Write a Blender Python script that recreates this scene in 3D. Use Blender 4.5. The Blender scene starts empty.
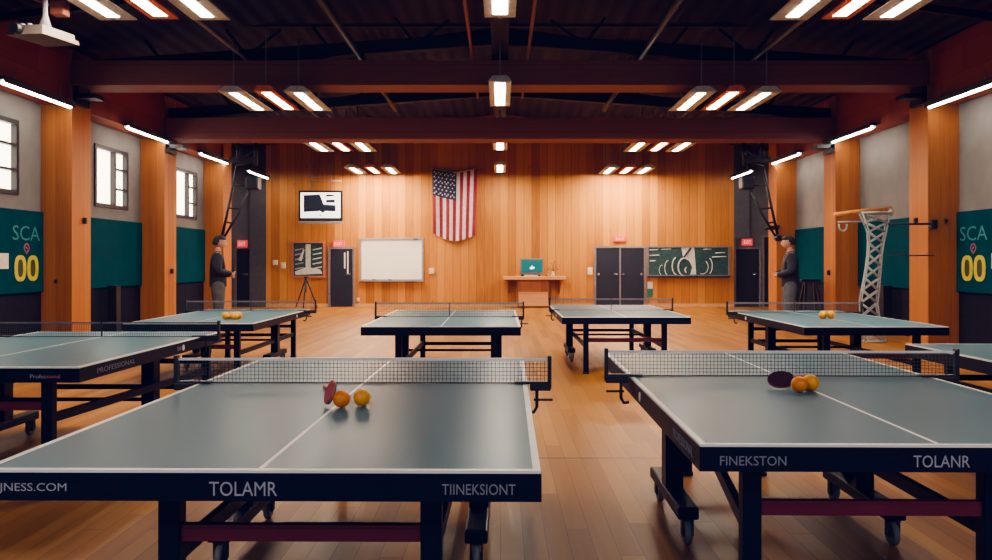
import bpy, bmesh, math, random
from mathutils import Vector, Matrix
random.seed(7)
C = bpy.context.scene.collection
F = 835.0; CX = 500.0; CY = 262.0; CZ = 1.341     # measured: focal length (px), vanishing point, eye height (m)
PI = math.pi

def at(x, y, d):
    """where the point seen at pixel (x, y) stands when it is d metres away"""
    return Vector(((x - CX) / F * d, d, CZ + (CY - y) / F * d))

# ------------------------------------------------------------------ materials
def new_mat(name):
    m = bpy.data.materials.new(name); m.use_nodes = True
    nt = m.node_tree
    b = nt.nodes['Principled BSDF']
    return m, nt, b

def N(nt, t, **kw):
    n = nt.nodes.new(t)
    for k, v in kw.items():
        if k.startswith('i_'):
            n.inputs[k[2:]].default_value = v
        else:
            setattr(n, k, v)
    return n

def L(nt, a, b): nt.links.new(a, b)

def math_(nt, op, a, b=None):
    n = nt.nodes.new('ShaderNodeMath'); n.operation = op
    for i, v in enumerate((a, b)):
        if v is None: continue
        if isinstance(v, (int, float)): n.inputs[i].default_value = v
        else: nt.links.new(v, n.inputs[i])
    return n.outputs[0]

def ramp(nt, fac, stops):
    r = nt.nodes.new('ShaderNodeValToRGB')
    el = r.color_ramp.elements
    while len(el) < len(stops): el.new(0.5)
    for e, (p, c) in zip(el, stops):
        e.position = p; e.color = (*c, 1)
    nt.links.new(fac, r.inputs[0])
    return r.outputs[0]

def mix(nt, fac, a, b, blend='MIX'):
    n = nt.nodes.new('ShaderNodeMix'); n.data_type = 'RGBA'; n.blend_type = blend
    for i, v in ((0, fac), (6, a), (7, b)):
        if isinstance(v, (int, float)): n.inputs[i].default_value = v
        elif isinstance(v, tuple): n.inputs[i].default_value = (*v, 1)
        else: nt.links.new(v, n.inputs[i])
    return n.outputs[2]

def plain(name, col, rough=0.5, metal=0.0, var=0.06, scale=12.0, spec=0.5):
    m, nt, b = new_mat(name)
    co = N(nt, 'ShaderNodeTexCoord')
    nz = N(nt, 'ShaderNodeTexNoise', i_Scale=scale, i_Detail=3.0)
    L(nt, co.outputs['Object'], nz.inputs['Vector'])
    lo = tuple(c * (1 - var * 2) for c in col); hi = tuple(min(1, c * (1 + var * 2)) for c in col)
    L(nt, ramp(nt, nz.outputs['Fac'], [(0.3, lo), (0.7, hi)]), b.inputs['Base Color'])
    b.inputs['Roughness'].default_value = rough
    b.inputs['Metallic'].default_value = metal
    b.inputs['Specular IOR Level'].default_value = spec
    return m

def glow(name, col, strength):
    m, nt, b = new_mat(name)
    b.inputs['Base Color'].default_value = (*[min(1, c) for c in col], 1)
    b.inputs['Emission Color'].default_value = (*col, 1)
    b.inputs['Emission Strength'].default_value = strength
    return m

def wood(name, dark, mid, light, plank=0.2, axis='X', along='Z', rough=0.55, length=0.0, grain=1.0, bump=.12, spec=.3, knots=True, line=0.0, seam=0.018, tone=0.36):
    """planks of width `plank` counted along `axis`, fibres running along `along`, in world metres"""
    m, nt, b = new_mat(name)
    geo = N(nt, 'ShaderNodeNewGeometry')
    sep = N(nt, 'ShaderNodeSeparateXYZ'); L(nt, geo.outputs['Position'], sep.inputs[0])
    if axis == 'XY': u = math_(nt, 'ADD', sep.outputs['X'], sep.outputs['Y'])
    else: u = sep.outputs[axis]
    v = sep.outputs[along]
    us = math_(nt, 'DIVIDE', u, plank)
    idx = math_(nt, 'FLOOR', us)
    fr = math_(nt, 'FRACT', us)
    seed = idx
    fr2 = None
    if length:
        wn0 = N(nt, 'ShaderNodeTexWhiteNoise', noise_dimensions='1D'); L(nt, idx, wn0.inputs['W'])
        vs = math_(nt, 'ADD', math_(nt, 'DIVIDE', v, length), math_(nt, 'MULTIPLY', wn0.outputs['Value'], 7.3))
        seed = math_(nt, 'ADD', math_(nt, 'MULTIPLY', idx, 13.7), math_(nt, 'FLOOR', vs))
        fr2 = math_(nt, 'FRACT', vs)
    wn = N(nt, 'ShaderNodeTexWhiteNoise', noise_dimensions='1D'); L(nt, seed, wn.inputs['W'])
    cmb = N(nt, 'ShaderNodeCombineXYZ')
    L(nt, math_(nt, 'MULTIPLY', u, 26.0), cmb.inputs[0]); L(nt, math_(nt, 'MULTIPLY', v, 1.3), cmb.inputs[1]); L(nt, math_(nt, 'MULTIPLY', seed, 3.1), cmb.inputs[2])
    nz = N(nt, 'ShaderNodeTexNoise', i_Scale=1.0, i_Detail=5.0, i_Roughness=0.6); L(nt, cmb.outputs[0], nz.inputs['Vector'])
    fac = math_(nt, 'ADD', math_(nt, 'ADD', math_(nt, 'MULTIPLY', wn.outputs['Value'], tone), (1 - tone) * .22), math_(nt, 'MULTIPLY', nz.outputs['Fac'], 0.6 * grain))
    col = ramp(nt, fac, [(0.08, dark), (0.5, mid), (0.95, light)])
    if knots:
        c2 = N(nt, 'ShaderNodeCombineXYZ')
        L(nt, math_(nt, 'MULTIPLY', u, 3.0), c2.inputs[0]); L(nt, math_(nt, 'MULTIPLY', v, 1.5), c2.inputs[1])
        vo = N(nt, 'ShaderNodeTexVoronoi', i_Scale=1.0); L(nt, c2.outputs[0], vo.inputs['Vector'])
        k = ramp(nt, vo.outputs['Distance'], [(0.03, (1, 1, 1)), (0.09, (0, 0, 0))])
        kk = math_(nt, 'MULTIPLY', k, 0.45)
        col = mix(nt, kk, col, tuple(c * 0.35 for c in dark))
    # the joint between planks
    e = math_(nt, 'LESS_THAN', fr, seam)
    if fr2 is not None:
        e = math_(nt, 'MAXIMUM', e, math_(nt, 'LESS_THAN', fr2, 0.003))
    col = mix(nt, math_(nt, 'MULTIPLY', e, 0.55), col, tuple(c * 0.25 for c in dark))
    if line:
        ln = math_(nt, 'LESS_THAN', math_(nt, 'ABSOLUTE', math_(nt, 'SUBTRACT', sep.outputs['Y'], line)), 0.014)
        col = mix(nt, math_(nt, 'MULTIPLY', ln, 0.8), col, (0.03, 0.02, 0.025))
    L(nt, col, b.inputs['Base Color']); b.inputs['Specular IOR Level'].default_value = spec
    L(nt, math_(nt, 'ADD', math_(nt, 'MULTIPLY', nz.outputs['Fac'], 0.2), rough - 0.1), b.inputs['Roughness'])
    bp = N(nt, 'ShaderNodeBump', i_Strength=bump, i_Distance=0.01); L(nt, nz.outputs['Fac'], bp.inputs['Height']); L(nt, bp.outputs[0], b.inputs['Normal'])
    return m

M = {}
M['floor'] = wood('floor_wood', (0.135, 0.045, 0.007), (0.29, 0.112, 0.018), (0.42, 0.19, 0.036), plank=0.11, axis='X', along='Y', rough=0.42, bump=.02, tone=.5, spec=.14, length=1.9, knots=False, line=5.71, seam=0.03)
M['wall_wood'] = wood('wall_wood', (0.18, 0.058, 0.009), (0.44, 0.172, 0.030), (0.62, 0.28, 0.062), plank=0.235, axis='X', along='Z', rough=0.55, tone=.5, seam=.045)
M['col_wood'] = wood('column_wood', (0.22, 0.062, 0.012), (0.43, 0.15, 0.030), (0.56, 0.22, 0.052), plank=0.165, axis='XY', along='Z', rough=0.5, knots=False)
M['fascia'] = wood('fascia_wood', (0.24, 0.055, 0.022), (0.34, 0.085, 0.034), (0.44, 0.12, 0.048), plank=0.42, axis='Z', along='Y', rough=0.6, length=1.8, knots=False)
M['beam'] = wood('beam_wood', (0.155, 0.052, 0.036), (0.22, 0.076, 0.050), (0.28, 0.102, 0.066), plank=0.5, axis='Z', along='X', rough=0.6, knots=False)
M['desk_wood'] = wood('desk_wood', (0.42, 0.19, 0.08), (0.60, 0.30, 0.14), (0.72, 0.40, 0.2), plank=0.4, axis='Z', along='X', rough=0.45, knots=False)
M['cab_wood'] = wood('cabinet_wood', (0.22, 0.075, 0.025), (0.33, 0.115, 0.035), (0.42, 0.16, 0.05), plank=0.3, axis='X', along='Z', rough=0.5, knots=False)
M['base'] = plain('baseboard_paint', (0.62, 0.35, 0.16), 0.5)
M['plaster'] = plain('grey_plaster', (0.215, 0.205, 0.20), 0.85, var=0.04, scale=3)
M['dark_wall'] = plain('dark_dado', (0.016, 0.014, 0.022), 0.7, spec=.1)
M['grey_wall'] = plain('alcove_grey', (0.16, 0.15, 0.165), 0.85, scale=3)
M['pilaster'] = plain('pilaster_grey', (0.085, 0.078, 0.09), 0.8)
M['teal'] = plain('teal_panel', (0.0, 0.058, 0.078), 0.7, spec=.05, var=0.05, scale=4)
M['navy'] = plain('navy_steel', (0.002, 0.005, 0.020), 0.45, var=0.1, spec=.18)
M['black'] = plain('black_steel', (0.012, 0.012, 0.016), 0.45, var=0.1)
M['door'] = plain('door_navy', (0.010, 0.012, 0.024), 0.55)
M['rubber'] = plain('rubber', (0.02, 0.02, 0.022), 0.6)
M['wheel'] = plain('wheel_grey', (0.16, 0.16, 0.17), 0.5)
M['red_bar'] = plain('crimson_bar', (0.11, 0.004, 0.018), 0.45)
M['chrome'] = plain('chrome', (0.6, 0.6, 0.62), 0.25, metal=0.9)
M['grey_metal'] = plain('grey_metal', (0.30, 0.29, 0.30), 0.45, metal=0.3)
M['dark_metal'] = plain('dark_metal', (0.03, 0.03, 0.04), 0.5, metal=0.3)
M['rod'] = plain('rod_grey', (0.20, 0.17, 0.18), 0.5)
M['copper'] = plain('copper_pipe', (0.33, 0.11, 0.06), 0.5)
M['white'] = plain('white_paint', (0.78, 0.77, 0.74), 0.5, var=0.02)
M['line'] = plain('table_line_white', (0.80, 0.80, 0.79), 0.4, var=0.02)
M['cream'] = plain('cream_plastic', (0.72, 0.62, 0.48), 0.5, var=0.02)
M['board'] = plain('whiteboard_face', (0.88, 0.84, 0.76), 0.35, var=0.02, scale=2)
M['chalk'] = plain('chalk_green', (0.022, 0.060, 0.062), 0.7, var=0.15)
M['chalk_white'] = plain('chalk_white', (0.55, 0.56, 0.52), 0.9)
M['paper'] = plain('paper', (0.72, 0.68, 0.60), 0.8, var=0.03)
M['ink'] = plain('ink_dark', (0.02, 0.03, 0.045), 0.6)
M['green'] = plain('sign_green', (0.03, 0.16, 0.12), 0.5)
M['orange'] = plain('ball_orange', (1.0, 0.30, 0.004), 0.42, var=0.03)
M['amber'] = plain('ball_amber', (1.0, 0.42, 0.008), 0.42, var=0.03)
M['rim'] = plain('rim_orange', (0.62, 0.25, 0.06), 0.5)
M['rope'] = plain('white_cord', (0.40, 0.44, 0.46), 0.7)
M['pad_red'] = plain('paddle_red', (0.55, 0.08, 0.09), 0.5)
M['pad_dark'] = plain('paddle_maroon', (0.055, 0.008, 0.028), 0.5)
M['pad_wood'] = plain('paddle_wood', (0.45, 0.16, 0.09), 0.5)
M['flag_red'] = plain('flag_red', (0.26, 0.012, 0.026), 0.8)
M['flag_white'] = plain('flag_white', (0.58, 0.51, 0.50), 0.8)
M['flag_blue'] = plain('flag_blue', (0.018, 0.028, 0.08), 0.8)
M['skin'] = plain('skin', (0.55, 0.30, 0.21), 0.55, var=0.03)
M['lip'] = plain('lips', (0.40, 0.13, 0.11), 0.5)
M['eye'] = plain('eye_dark', (0.02, 0.015, 0.012), 0.3)
M['hair'] = plain('hair_black', (0.018, 0.013, 0.012), 0.6, var=0.2, scale=40)
M['jacket'] = plain('jacket_charcoal', (0.017, 0.018, 0.024), 0.8, var=0.15)
M['jacket2'] = plain('jacket_slate', (0.022, 0.023, 0.032), 0.8, var=0.15)
M['trouser'] = plain('trousers_grey', (0.085, 0.085, 0.085), 0.85, var=0.1)
M['trouser2'] = plain('trousers_slate', (0.095, 0.10, 0.115), 0.85, var=0.1)
M['shirt'] = plain('collar_white', (0.25, 0.2, 0.17), 0.8)
M['lit'] = glow('lamp_white', (1.0, 0.87, 0.69), 44.0)
M['lit_o'] = glow('lamp_warm', (1.0, 0.62, 0.36), 20.0)
M['lit_b'] = glow('lamp_white_strong', (1.0, 0.87, 0.69), 85.0)
M['lit_ob'] = glow('lamp_warm_strong', (1.0, 0.62, 0.36), 40.0)
M['lit_t'] = glow('tube_white', (1.0, 0.90, 0.76), 13.0)
M['frame_o'] = plain('lamp_frame_orange', (0.8, 0.20, 0.09), 0.5)
M['exit'] = glow('exit_red', (0.55, 0.06, 0.06), 0.35)
M['exit_txt'] = glow('exit_letters', (0.9, 0.35, 0.3), 0.5)
M['pane'] = glow('frosted_daylight_pane', (1.0, 0.88, 0.68), 2.0)
M['screen_teal'] = glow('screen_teal', (0.0, 0.10, 0.11), 0.3)
M['screen_white'] = glow('screen_white', (0.85, 0.80, 0.76), 0.75)
M['screen_dark'] = plain('screen_dark', (0.012, 0.02, 0.04), 0.4)
M['txt'] = plain('apron_letters', (0.34, 0.36, 0.44), 0.6)
M['txt_dim'] = plain('apron_letters_dim', (0.22, 0.24, 0.31), 0.6)
M['txt_pink'] = plain('apron_letters_pink', (0.45, 0.16, 0.19), 0.6)
M['teal_txt'] = plain('panel_letters_teal', (0.035, 0.23, 0.27), 0.6)
M['yellow'] = plain('digit_yellow', (0.60, 0.55, 0.03), 0.6)
M['digit_in'] = plain('digit_inner', (0.05, 0.05, 0.015), 0.6)
M['pink'] = plain('emblem_pink', (0.42, 0.10, 0.20), 0.6)
M['beige'] = plain('projector_beige', (0.14, 0.11, 0.09), 0.6)
M['lamp_frame'] = plain('lamp_frame_grey', (0.55, 0.54, 0.53), 0.5)
M['plant'] = plain('sprig_brown', (0.10, 0.07, 0.04), 0.8)

def top_mat():
    m, nt, b = new_mat('table_surface')
    co = N(nt, 'ShaderNodeTexCoord')
    nz = N(nt, 'ShaderNodeTexNoise', i_Scale=1.2, i_Detail=0.0); L(nt, co.outputs['Object'], nz.inputs['Vector'])
    L(nt, ramp(nt, nz.outputs['Fac'], [(0.3, (0.082, 0.182, 0.232)), (0.7, (0.088, 0.192, 0.244))]), b.inputs['Base Color'])
    b.inputs['Roughness'].default_value = 0.30
    b.inputs['Specular IOR Level'].default_value = 0.045
    return m
M['top'] = top_mat()

def net_mat():
    m, nt, b = new_mat('netting')
    co = N(nt, 'ShaderNodeTexCoord'); sep = N(nt, 'ShaderNodeSeparateXYZ'); L(nt, co.outputs['Object'], sep.inputs[0])
    g = []
    for ax in ('X', 'Z'):
        f = math_(nt, 'FRACT', math_(nt, 'DIVIDE', math_(nt, 'ADD', sep.outputs[ax], 5.0), 0.018))
        g.append(math_(nt, 'LESS_THAN', f, 0.12))
    k = math_(nt, 'MAXIMUM', g[0], g[1])
    tr = N(nt, 'ShaderNodeBsdfTransparent')
    mx = N(nt, 'ShaderNodeMixShader')
    b.inputs['Base Color'].default_value = (0.075, 0.09, 0.10, 1); b.inputs['Roughness'].default_value = 0.8
    L(nt, k, mx.inputs[0]); L(nt, tr.outputs[0], mx.inputs[1]); L(nt, b.outputs[0], mx.inputs[2])
    L(nt, mx.outputs[0], nt.nodes['Material Output'].inputs['Surface'])
    return m
M['net'] = net_mat()

def roof_mat():
    m, nt, b = new_mat('roof_deck')
    geo = N(nt, 'ShaderNodeNewGeometry'); sep = N(nt, 'ShaderNodeSeparateXYZ'); L(nt, geo.outputs['Position'], sep.inputs[0])
    s = math_(nt, 'SINE', math_(nt, 'MULTIPLY', sep.outputs['X'], 22.0))
    L(nt, ramp(nt, math_(nt, 'ADD', math_(nt, 'MULTIPLY', s, 0.5), 0.5), [(0.0, (0.014, 0.012, 0.045)), (1.0, (0.032, 0.022, 0.080))]), b.inputs['Base Color'])
    b.inputs['Roughness'].default_value = 0.8
    bp = N(nt, 'ShaderNodeBump', i_Strength=0.5, i_Distance=0.05); L(nt, s, bp.inputs['Height']); L(nt, bp.outputs[0], b.inputs['Normal'])
    return m
M['roof'] = roof_mat()
M['truss'] = plain('truss_navy', (0.010, 0.010, 0.020), 0.6)

# ------------------------------------------------------------------ mesh helpers
def box(bm, x0, x1, y0, y1, z0, z1, mi=0, bevel=0.0):
    vs = [bm.verts.new(p) for p in ((x0,y0,z0),(x1,y0,z0),(x1,y1,z0),(x0,y1,z0),(x0,y0,z1),(x1,y0,z1),(x1,y1,z1),(x0,y1,z1))]
    fs = []
    for q in ((3,2,1,0),(4,5,6,7),(0,1,5,4),(1,2,6,5),(2,3,7,6),(3,0,4,7)):
        f = bm.faces.new([vs[i] for i in q]); f.material_index = mi; fs.append(f)
    if bevel:
        es = list({e for f in fs for e in f.edges})
        bmesh.ops.bevel(bm, geom=es, offset=bevel, segments=2, affect='EDGES', profile=0.5, material=mi)
    return vs

def tube(bm, pts, r, seg=8, mi=0, closed=False, cap=True):
    pts = [Vector(p) for p in pts]; n = len(pts); rings = []
    rr = r if isinstance(r, (list, tuple)) else [r] * n
    ref = None
    for i, p in enumerate(pts):
        a = pts[(i - 1) % n] if (closed or i) else p
        c = pts[(i + 1) % n] if (closed or i < n - 1) else p
        t = (c - a).normalized()
        if ref is None:
            ref = Vector((0, 0, 1)) if abs(t.z) < 0.9 else Vector((1, 0, 0))
        u = (ref - t * ref.dot(t))
        u = u.normalized() if u.length > 1e-6 else t.orthogonal().normalized()
        ref = u
        w = t.cross(u)
        rings.append([bm.verts.new(p + (u * math.cos(2*PI*k/seg) + w * math.sin(2*PI*k/seg)) * rr[i]) for k in range(seg)])
    m = n if closed else n - 1
    for i in range(m):
        A, B = rings[i], rings[(i + 1) % n]
        for k in range(seg):
            f = bm.faces.new((A[k], A[(k+1) % seg], B[(k+1) % seg], B[k])); f.material_index = mi; f.smooth = True
    if cap and not closed:
        for R in (list(reversed(rings[0])), rings[-1]):
            f = bm.faces.new(R); f.material_index = mi

def bar(bm, a, b, w, h, mi=0):
    """rectangular bar from a to b; w is its width across, h its height"""
    a, b = Vector(a), Vector(b); t = (b - a).normalized()
    up = Vector((0, 0, 1)) if abs(t.z) < 0.95 else Vector((0, 1, 0))
    s = t.cross(up).normalized(); u = s.cross(t).normalized()
    vs = []
    for p in (a, b):
        for i, j in ((-1,-1),(1,-1),(1,1),(-1,1)):
            vs.append(bm.verts.new(p + s * (i * w / 2) + u * (j * h / 2)))
    for q in ((0,1,2,3),(7,6,5,4),(0,4,5,1),(1,5,6,2),(2,6,7,3),(3,7,4,0)):
        f = bm.faces.new([vs[i] for i in q]); f.material_index = mi

def lathe(bm, prof, seg=24, mi=0, off=(0, 0, 0), axis='Z'):
    rings = []
    for r, z in prof:
        ring = []
        for k in range(seg):
            c, s = math.cos(2*PI*k/seg) * r, math.sin(2*PI*k/seg) * r
            p = (c, s, z) if axis == 'Z' else ((z, c, s) if axis == 'X' else (c, z, s))
            ring.append(bm.verts.new(Vector(p) + Vector(off)))
        rings.append(ring)
    for A, B in zip(rings, rings[1:]):
        for k in range(seg):
            f = bm.faces.new((A[k], A[(k+1) % seg], B[(k+1) % seg], B[k])); f.material_index = mi; f.smooth = True
    for R in (list(reversed(rings[0])), rings[-1]):
        f = bm.faces.new(R); f.material_index = mi

def obj(name, bm, mats, parent=None, loc=None, smooth=False):
    bmesh.ops.recalc_face_normals(bm, faces=bm.faces)
    me = bpy.data.meshes.new(name); bm.to_mesh(me); bm.free()
    for m in (mats if isinstance(mats, (list, tuple)) else [mats]):
        me.materials.append(M[m] if isinstance(m, str) else m)
    if smooth:
        for p in me.polygons: p.use_smooth = True
    o = bpy.data.objects.new(name, me); C.objects.link(o)
    if parent: o.parent = parent
    if loc is not None: o.location = loc
    return o

def tag(o, label, cat, group=None, kind=None):
    o['label'] = label; o['category'] = cat
    if group: o['group'] = group
    if kind: o['kind'] = kind
    return o

def thing(name, label, cat, loc=(0, 0, 0), rotz=0.0, group=None):
    o = bpy.data.objects.new(name, None); C.objects.link(o)
    o.location = loc; o.rotation_euler = (0, 0, rotz)
    return tag(o, label, cat, group)

def struct(name, bm, mats, label=None, parent=None):
    o = obj(name, bm, mats, parent)
    if parent is None:
        o['kind'] = 'structure'
        if label: o['label'] = label
    return o

def bmx(*boxes, bevel=0.0):
    bm = bmesh.new()
    for b in boxes: box(bm, *b, bevel=bevel)
    return bm

def dup(root, loc, rotz=None, label=None, group=None):
    r = root.copy(); C.objects.link(r); r.location = loc
    if rotz is not None: r.rotation_euler = (0, 0, rotz)
    if label: r['label'] = label
    if group: r['group'] = group
    for ch in list(root.children):
        c = ch.copy(); C.objects.link(c); c.parent = r
        for g in list(ch.children):
            d = g.copy(); C.objects.link(d); d.parent = c
    return r

def text_bm(s, size, mi=0, extrude=0.0006):
    """letters as flat mesh in the XZ plane facing -Y, centred on the origin"""
    cu = bpy.data.curves.new('t', 'FONT'); cu.body = s; cu.size = size; cu.align_x = 'CENTER'; cu.align_y = 'CENTER'
    cu.resolution_u = 3; cu.extrude = extrude
    o = bpy.data.objects.new('t', cu); C.objects.link(o)
    dg = bpy.context.evaluated_depsgraph_get()
    me = bpy.data.meshes.new_from_object(o.evaluated_get(dg))
    bm = bmesh.new(); bm.from_mesh(me)
    bpy.data.objects.remove(o); bpy.data.curves.remove(cu); bpy.data.meshes.remove(me)
    bmesh.ops.rotate(bm, verts=bm.verts, cent=(0, 0, 0), matrix=Matrix.Rotation(PI / 2, 3, 'X'))
    for f in bm.faces: f.material_index = mi
    return bm

def lettering(s, width, height, mat, parent, loc, rotz=0.0, name='lettering', label=None):
    bm = text_bm(s, 0.1)
    xs = [v.co.x for v in bm.verts]; zs = [v.co.z for v in bm.verts]
    cx, cz = (min(xs)+max(xs))/2, (min(zs)+max(zs))/2
    sx, sz = width / (max(xs)-min(xs)), height / (max(zs)-min(zs))
    for v in bm.verts: v.co.x = (v.co.x - cx) * sx; v.co.z = (v.co.z - cz) * sz
    o = obj(name, bm, mat, parent, loc); o.rotation_euler = (0, 0, rotz)
    if label: o['label'] = label
    return o

# ------------------------------------------------------------------ room shell
XI, XO, XA = 6.87, 7.37, 8.35            # column face, bay wall, alcove wall
YB, YF = 25.0, -5.0
COLD = [9.75, 13.4, 17.1, 20.75]
struct('floor', bmx((-9, 9, YF, YB + .3, -.1, 0)), 'floor')
b = bmx((-6.97, 6.97, YB - .12, YB + .1, 0, 5.9)); struct('wall_back', b, 'wall_wood')
struct('wall_back_left', bmx((-XA, -6.97, YB, YB + .1, 0, 5.9)), 'grey_wall')
struct('wall_back_right', bmx((6.97, XA, YB, YB + .1, 0, 5.9)), 'grey_wall')
struct('wall_front', bmx((-9, 9, YF - .1, YF, 0, 5.9)), 'plaster')
for s, nm in ((-1, 'left'), (1, 'right')):
    xs = sorted((s * XO, s * (XO + .15)))
    bm = bmesh.new()
    if s < 0:   # the wall with its window openings
        zz0, zz1 = 2.36, 3.5
        cuts = [YF, 11.4, 12.75, 15.15, 16.5, 18.9, 20.25, 21.3]
        for i in range(len(cuts) - 1):
            y0, y1 = cuts[i], cuts[i + 1]
            if i % 2 == 0: box(bm, xs[0], xs[1], y0, y1, 0.86, 5.9)
            else:
                box(bm, xs[0], xs[1], y0, y1, 0.86, zz0); box(bm, xs[0], xs[1], y0, y1, zz1, 5.9)
    else:
        box(bm, xs[0], xs[1], YF, 21.3, 0.86, 5.9)
    struct('wall_' + nm, bm, 'plaster')
    struct('wall_%s_dado' % nm, bmx((xs[0], xs[1], YF, 21.3, 0, .86)), 'dark_wall')
    xa = sorted((s * XA, s * (XA + .15)))
    struct('wall_%s_alcove' % nm, bmx((xa[0], xa[1], 21.3, YB + .1, 0, 5.9), (*sorted((s * XO, s * XA)), 21.3, 21.42, 0, 5.9)), 'grey_wall')
    xp = sorted((s * 6.975, s * 7.46)) if s < 0 else sorted((s * 6.975, s * 7.43))
    if s < 0:
        struct('trim_pilaster_left', bmx((xp[0], xp[1], YB - .14, YB, 0, 5.4)), 'pilaster')
    else:
        struct('trim_pilaster_right', bmx((xp[0], xp[1], YB - .14, YB, 2.05, 5.4), (6.975, 7.03, YB - .14, YB, 0, 2.05)), 'pilaster')
    # upper timber fascia over the bays
    xf = sorted((s * 6.93, s * 7.3))
    struct('trim_fascia_' + nm, bmx((xf[0], xf[1], YF, 21.3, 3.86, 4.8)), 'fascia')
    for k, d in enumerate(COLD):
        xc = sorted((s * XI, s * XO))
        o = struct('column', bmx((xc[0], xc[1], d, d + .62, 0, 4.75), bevel=.008), 'col_wood')
# the roof: two slopes, closed above
bm = bmesh.new()
for s in (-1, 1):
    v = [bm.verts.new(p) for p in ((s * 9, YF - .2, 4.55), (s * 9, YB + .3, 4.55), (0, YB + .3, 5.75), (0, YF - .2, 5.75))]
    bm.faces.new(v)
struct('ceiling', bm, 'roof')
struct('baseboard_back', bmx((-6.97, 6.97, YB - .145, YB - .12, 0, .1)), 'base')

# beams across the hall, each with the truss riding on it
def beam(d, zb, zt):
    struct('ceiling_beam', bmx((-6.9, 6.9, d, d + .6, zb, zt), bevel=.006), 'beam')
beam(13.4, 4.18, 4.58); beam(17.1, 3.86, 4.30)
def truss(d, z0, z1):
    bm = bmesh.new()
    for s in (-1, 1):
        bar(bm, (s * 6.9, d, z0 + .02), (0, d, z1), .16, .2)
        n = 5
        for k in range(1, n):
            x = s * 6.9 * k / n; zc = z0 + (z1 - z0) * (1 - k / n)
            if k % 2 == 1: bar(bm, (x, d, zc), (x - s * .55, d, z1 + .38 * (1 - k/n)), .05, .05)
            bar(bm, (x, d, zc), (x + s * .35, d, zc + .45), .05, .05)
    bar(bm, (-6.9, d, z1 + .22), (6.9, d, z1 + .22), .06, .05)
    struct('ceiling_truss', bm, 'truss')
truss(13.7, 4.5, 5.0); truss(17.4, 4.4, 4.9); truss(9.9, 4.5, 5.05)
for y in (7.5, 11.5, 15.4, 19.4):
    bm = bmesh.new()
    for s in (-1, 1): bar(bm, (s * 7.2, y, 4.66), (0, y, 5.62), .08, .1)
    struct('ceiling_purlin', bm, 'truss')
# dark brackets where the beams land on the columns
for s in (-1, 1):
    for d, z in ((13.32, 3.98), (17.02, 3.68)):
        bm = bmesh.new(); xx = sorted((s * 6.5, s * 6.86))
        box(bm, xx[0], xx[1], d + .1, d + .4, z, z + .07); 
        box(bm, *sorted((s * 6.78, s * 6.86)), d + .1, d + .5, z - .1, z + .2)
        o = obj('beam_bracket', bm, 'black')
        tag(o, 'black steel bracket under the %s beam end on the %s wall' % ('front' if d < 15 else 'rear', 'left' if s < 0 else 'right'), 'bracket', 'beam brackets')

# ------------------------------------------------------------------ pipes and spine
def pipe(name, x, z, d0, d1, r, mat, label, cat='pipe', group=None):
    bm = bmesh.new(); tube(bm, [(x, d0, z), (x, d1, z)], r, 8)
    tag(obj(name, bm, mat), label, cat, group)
for s, side in ((-1, 'left'), (1, 'right')):
    pipe('ceiling_pipe', s * 2.27, 4.66, 4.5, 18.2, .055, 'dark_metal', 'dark steel pipe running lengthwise under the roof, %s of the middle lights' % side, group='steel pipes under the roof')
    pipe('sprinkler_pipe', s * .45, 4.68, 4.5, 17.0, .025, 'copper', 'thin copper sprinkler pipe beside the middle row of lights, %s side' % side, group='copper sprinkler pipes')
    pipe('conduit', s * 4.1, 4.62, 4.5, 19.7, .03, 'rod', 'thin grey conduit passing above the %s row of hanging lights' % side, group='lighting conduits')
bm = bmx((-.13, .13, 5.5, 21.8, 4.62, 4.70))
for y0 in (9.6, 14.6, 19.8): box(bm, -.03, .03, y0, y0 + 1.6, 4.6, 4.62, 1)
tag(obj('cable_trunking', bm, ['truss', 'rod']), 'dark cable trunking running down the middle of the roof', 'trunking')

# ------------------------------------------------------------------ lamps
def lamp_panel(name, wide, lit_w, length, frame_mat, lit_mat, rods=True):
    t = thing(name, 'x', 'ceiling light')
    h = length / 2
    bm = bmesh.new()
    # trough: flat top, sloping skirts, rim
    prof = [(-wide/2, 0.0), (-wide/2, .015), (-lit_w/2 - .03, .085), (lit_w/2 + .03, .085), (wide/2, .015), (wide/2, 0.0)]
    for y in (-h, h): pass
    A = [bm.verts.new((x, -h, z)) for x, z in prof]; B = [bm.verts.new((x, h, z)) for x, z in prof]
    n = len(prof)
    for k in range(n): bm.faces.new((A[k], A[(k+1) % n], B[(k+1) % n], B[k]))
    bm.faces.new(A); bm.faces.new(list(reversed(B)))
    obj('housing', bm, frame_mat, t)
    bm = bmesh.new(); box(bm, -lit_w/2, lit_w/2, -h + .12, h - .12, -.004, .03)
    obj('diffuser', bm, lit_mat, t)
    if rods:
        for y in (-h + .12, h - .12):
            bm = bmesh.new(); tube(bm, [(0, y, .08), (0, y, rods)], .011, 6); obj('hanger_rod', bm, 'rod', t)
    return t
ZL = 3.94
NEARD = [(7.3, 9.0), (12.7, 14.4), (18.0, 19.7), (23.0, 24.6)]
where = ['in front of the first beam', 'hanging behind the first beam', 'hanging behind the second beam', 'closest to the wooden back wall']
white_w = lamp_panel('ceiling_light', .40, .13, 1.65, 'lamp_frame', 'lit', .85); used = {'w': False, 'o': False}
warm_w = lamp_panel('ceiling_light', .30, .14, 1.65, 'frame_o', 'lit_o', .95)
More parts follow.
